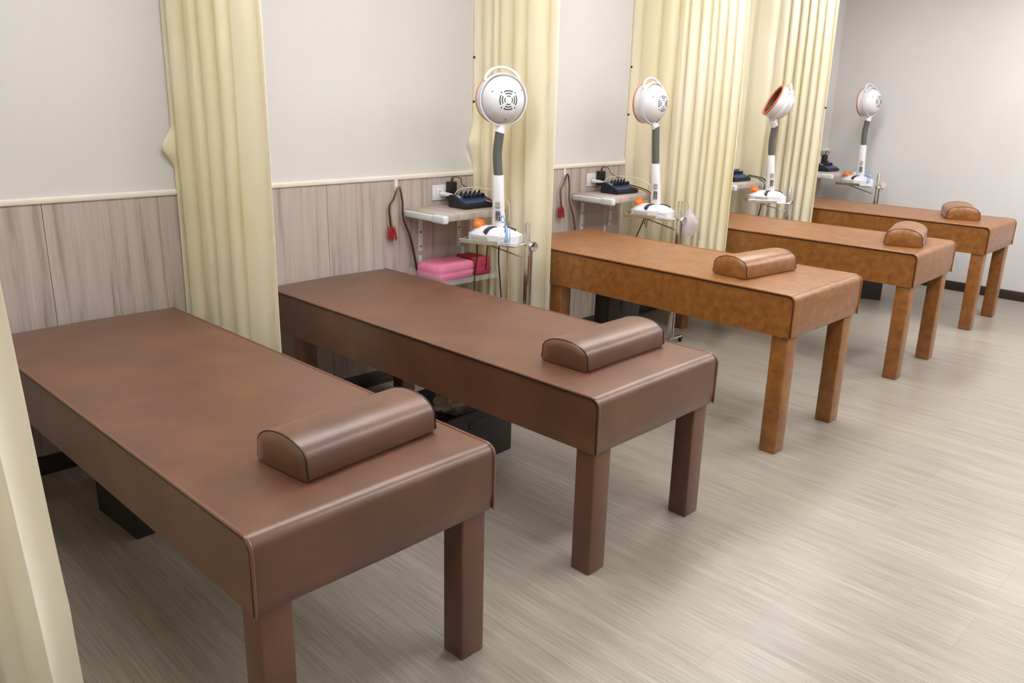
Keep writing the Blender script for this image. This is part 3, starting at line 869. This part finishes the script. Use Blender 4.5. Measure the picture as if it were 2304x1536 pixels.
def towel(x, y, z, sx, sy, sz, rot, m, label, seed):
    bm = bmesh.new(); bmesh.ops.create_cube(bm, size=1)
    bmesh.ops.subdivide_edges(bm, edges=list(bm.edges), cuts=9, use_grid_fill=True)
    for v in bm.verts:
        u, w_, t = v.co.x * 2, v.co.y * 2, v.co.z * 2
        l = (abs(u) ** 6 + abs(w_) ** 3 + abs(t) ** 3) ** (1 / 4.0)
        mm = max(abs(u), abs(w_), abs(t))
        k = (mm / max(l, 1e-6)) ** .55
        nz = noise.noise(Vector((u * 1.6, w_ * 1.6, seed))) * .09
        c = Vector((u * k * sx / 2, w_ * k * sy / 2, (t * k + nz * (t > -.5)) * sz / 2 + sz / 2))
        # fold line along the front
        if w_ < -.9 and abs(t) < .15: c.y += .006
        v.co = c
    lo = min(v.co.z for v in bm.verts)
    for v in bm.verts: v.co.z -= lo
    o = MB().bmesh(bm).build('folded_towel', m, None, (x, y, z), angle=70)
    o.rotation_euler = (0, 0, rot)
    return tag(o, label, 'towel', 'folded towels in the clear tray')
towel(2.147, -.135, .540, .27, .19, .092, .10, MT['pink'], 'folded pale pink towel in the clear tray below the shelf', 2.2)
towel(2.338, -.135, .540, .100, .19, .100, 0, MT['magenta'], 'folded rose-red towel beside the pale pink one', 7.1)

# ------------------------------------------------------------------ small things hung on the lamps and stands
def blue_clip(x, y, z, phi, label):
    root = empty('plastic_clip', (x, y, z), phi, label, 'plastic clip', 'pale blue clips on the lamp bases')
    MB().tube(spline([(-.012, 0, .015), (-.010, -.006, .065), (-.022, -.004, .092), (-.034, 0, .080), (-.030, 0, .062), (-.016, -.003, .064)], 8), .0028, 8).build('loop', MT['sky'], root)
    b = MB()
    b.tube(spline([(-.004, -.004, .048), (.002, -.012, .010), (.000, -.016, -.03)], 6), [.006, .007, .008, .009, .0095, .0095, .010, .0105, .011, .0115, .012, .0115, .008], 8, flat=.5)
    b.tube(spline([(.014, -.003, .040), (.018, -.012, .006), (.014, -.016, -.025)], 6), .0045, 8, flat=.5)
    b.build('tongue', MT['sky'], root)
    return root
def onlamp(i, X, Y, Zz):
    x, y, z, phi = G[i][:4]
    c, s = math.cos(phi), math.sin(phi)
    return (x + X * c - Y * s, y + X * s + Y * c, z + Zz)
blue_clip(*onlamp(0, .235, -.006, .045), G[0][3], 'pale blue plastic clip on the lamp base beside the pink towel')
blue_clip(*onlamp(3, .240, .030, .050), G[3][3], 'pale blue plastic clip on the lamp base before the white side wall')
def film(i, label):
    x, y, z = onlamp(i, .195, -.008, .006)
    rnd = random.Random(i + 9)
    vs = []; fs = []
    nx, nz = 8, 7
    for a in range(nx + 1):
        for b in range(nz + 1):
            u = a / nx; t = b / nz
            vs.append((u * .062, -.006 + .007 * noise.noise(Vector((u * 5, t * 5, i))) + .034 * max(0, t - .55), t * .052 + .003 * noise.noise(Vector((u * 7, 3, i)))))
    for a in range(nx):
        for b in range(nz):
            o = a * (nz + 1) + b; fs.append([o, o + nz + 1, o + nz + 2, o + 1])
    o = MB().add(vs, fs).build('plastic_film', MT['film'], None, (x, y, z), angle=10, recalc=False)
    o.rotation_euler = (0, 0, G[i][3])
    sol = o.modifiers.new('thickness', 'SOLIDIFY'); sol.thickness = .0008
    return tag(o, label, 'plastic film', 'crinkled clear film on the lamp bases')
film(0, 'crinkled clear film over the end of the lamp base by the pink towel')
film(1, 'crinkled clear film over the end of the lamp base by the third bed')

# hazy bag hanging on the second stand
bx, by, bz = onlamp(1, .322, .185, -.075)
bm = bmesh.new(); bmesh.ops.create_uvsphere(bm, u_segments=20, v_segments=14, radius=1)
for v in bm.verts:
    t = v.co.z
    wdt = .070 * (1 - .70 * max(0, t)) * (1 + .12 * noise.noise(v.co * 2.2))
    v.co = Vector((v.co.x * wdt, v.co.y * wdt * .55, .04 + t * .085 + (.02 * noise.noise(v.co * 3))))
bag = empty('plastic_bag', (bx, by, bz), G[1][3], 'hazy see-through plastic bag hanging on the post beside the third bed', 'plastic bag')
MB().bmesh(bm).build('pouch', MT['bag'], bag, angle=25)
MB().tube(spline([(-.010, 0, .115), (-.004, -.002, .135), (-.016, 0, .165), (-.034, 0, .168)], 6), .0022, 6).build('tie', MT['cabley'], bag)
# rose cloth bundle on the last stand
bx, by, bz = onlamp(3, .325, .150, -.005)
bm = bmesh.new(); bmesh.ops.create_uvsphere(bm, u_segments=14, v_segments=10, radius=1)
for v in bm.verts:
    v.co = Vector((v.co.x * .030, v.co.y * .02, v.co.z * .030)) * (1 + .35 * noise.noise(v.co * 2.5))
tag(MB().bmesh(bm).build('pink_pouch', MT['rosefilm'], None, (bx, by, bz), angle=25), 'little pale pink pouch hanging on the stand before the side wall', 'pouch')
# open scissors in a holder on the third stand
sx_, sy_, sz_ = onlamp(2, .276, .135, .004)
sc = empty('scissors', (sx_, sy_, sz_), G[2][3], 'steel scissors standing upright behind the lamp base by the fourth bed', 'scissors')
MB().tube([(0, 0, .0), (-.016, .002, .055), (-.030, .003, .110)], [.004, .005, .0012], 6, flat=.5).build('blade', MT['chrome'], sc)
MB().tube([(-.022, 0, .0), (-.012, .004, .04), (-.026, .004, .075)], [.004, .0045, .0012], 6, flat=.5).build('blade', MT['chrome'], sc)

# ------------------------------------------------------------------ dark boxes stored under the beds
def box(x, y, rot, w, d, h, label, x_paper=False):
    """origin: front right lower corner; runs to -X and +Y"""
    root = empty('storage_box', (x, y, 0), rot, label, 'storage box', 'dark boxes under the beds')
    t = .012
    b = MB()
    b.box((-w, 0, 0), (0, t, h), .003, 2); b.box((-w, d - t, 0), (0, d, h), .003, 2)
    b.box((-w, t, 0), (-w + t, d - t, h), .003, 2); b.box((-t, t, 0), (0, d - t, h), .003, 2)
    b.box((-w + t, t, .004), (-t, d - t, .016))
    b.build('body', MT['box'], root)
    MB().box((-w * .62, -.004, h * .70), (-w * .38, 0.002, h * .82), .003, 2).build('handle', MT['black'], root)
    return root
box(1.738, -1.055, .06, .42, .34, .235, 'dark open box on the floor under the second dark brown bed')
box(.64, -.727, .06, .375, .30, .235, 'dark box in the shadow under the frontmost bed')
box(3.06, -.72, 0, .27, .10, .50, 'tall dark box under the third bed, tan leather above it')
box(5.822, -.978, -1.22, .20, .24, .30, 'dark box on the floor under the last bed')
# crumpled paper in the open box
bm = bmesh.new(); bmesh.ops.create_icosphere(bm, subdivisions=3, radius=1)
for v in bm.verts:
    v.co = Vector((v.co.x * .085, v.co.y * .06, v.co.z * .05)) * (1 + .5 * noise.noise(v.co * 2.7))
lo = min(v.co.z for v in bm.verts)
for v in bm.verts: v.co.z -= lo
pp = MB().bmesh(bm).build('crumpled_paper', MT['paper'], None, (1.50, -.955, .190), angle=12)
tag(pp, 'crumpled pale paper sticking out of the open box under the second bed', 'paper')
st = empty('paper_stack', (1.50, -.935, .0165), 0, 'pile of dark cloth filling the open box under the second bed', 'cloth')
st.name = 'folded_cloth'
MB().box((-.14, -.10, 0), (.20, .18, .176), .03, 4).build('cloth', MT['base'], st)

# ------------------------------------------------------------------ camera, world, view
f = 1862.344
yaw, pitch, roll = .78603, .29275, .02476
cy_, sy2 = math.cos(yaw), math.sin(yaw)
fw = Vector((sy2 * math.cos(pitch), cy_ * math.cos(pitch), -math.sin(pitch)))
r0 = Vector((cy_, -sy2, 0)); u0 = r0.cross(fw)
cr, sr = math.cos(roll), math.sin(roll)
rv = cr * r0 + sr * u0; uv = -sr * r0 + cr * u0
cam = bpy.data.cameras.new('camera'); co = bpy.data.objects.new('camera', cam); COL.objects.link(co)
Mc = Matrix((rv, uv, -fw)).transposed().to_4x4(); Mc.translation = cam0
co.matrix_world = Mc
cam.sensor_width = 36; cam.sensor_fit = 'HORIZONTAL'; cam.lens = f / 2304 * 36
cam.clip_start = .05; cam.clip_end = 60
scene.camera = co

wd = bpy.data.worlds.new('world'); scene.world = wd; wd.use_nodes = True
wd.node_tree.nodes['Background'].inputs['Color'].default_value = (.9, .95, 1, 1)
wd.node_tree.nodes['Background'].inputs['Strength'].default_value = .3
vs_ = scene.view_settings
vs_.view_transform = 'Standard'; vs_.look = 'None'; vs_.exposure = 0.34; vs_.gamma = 1.0
vs_.use_curve_mapping = False
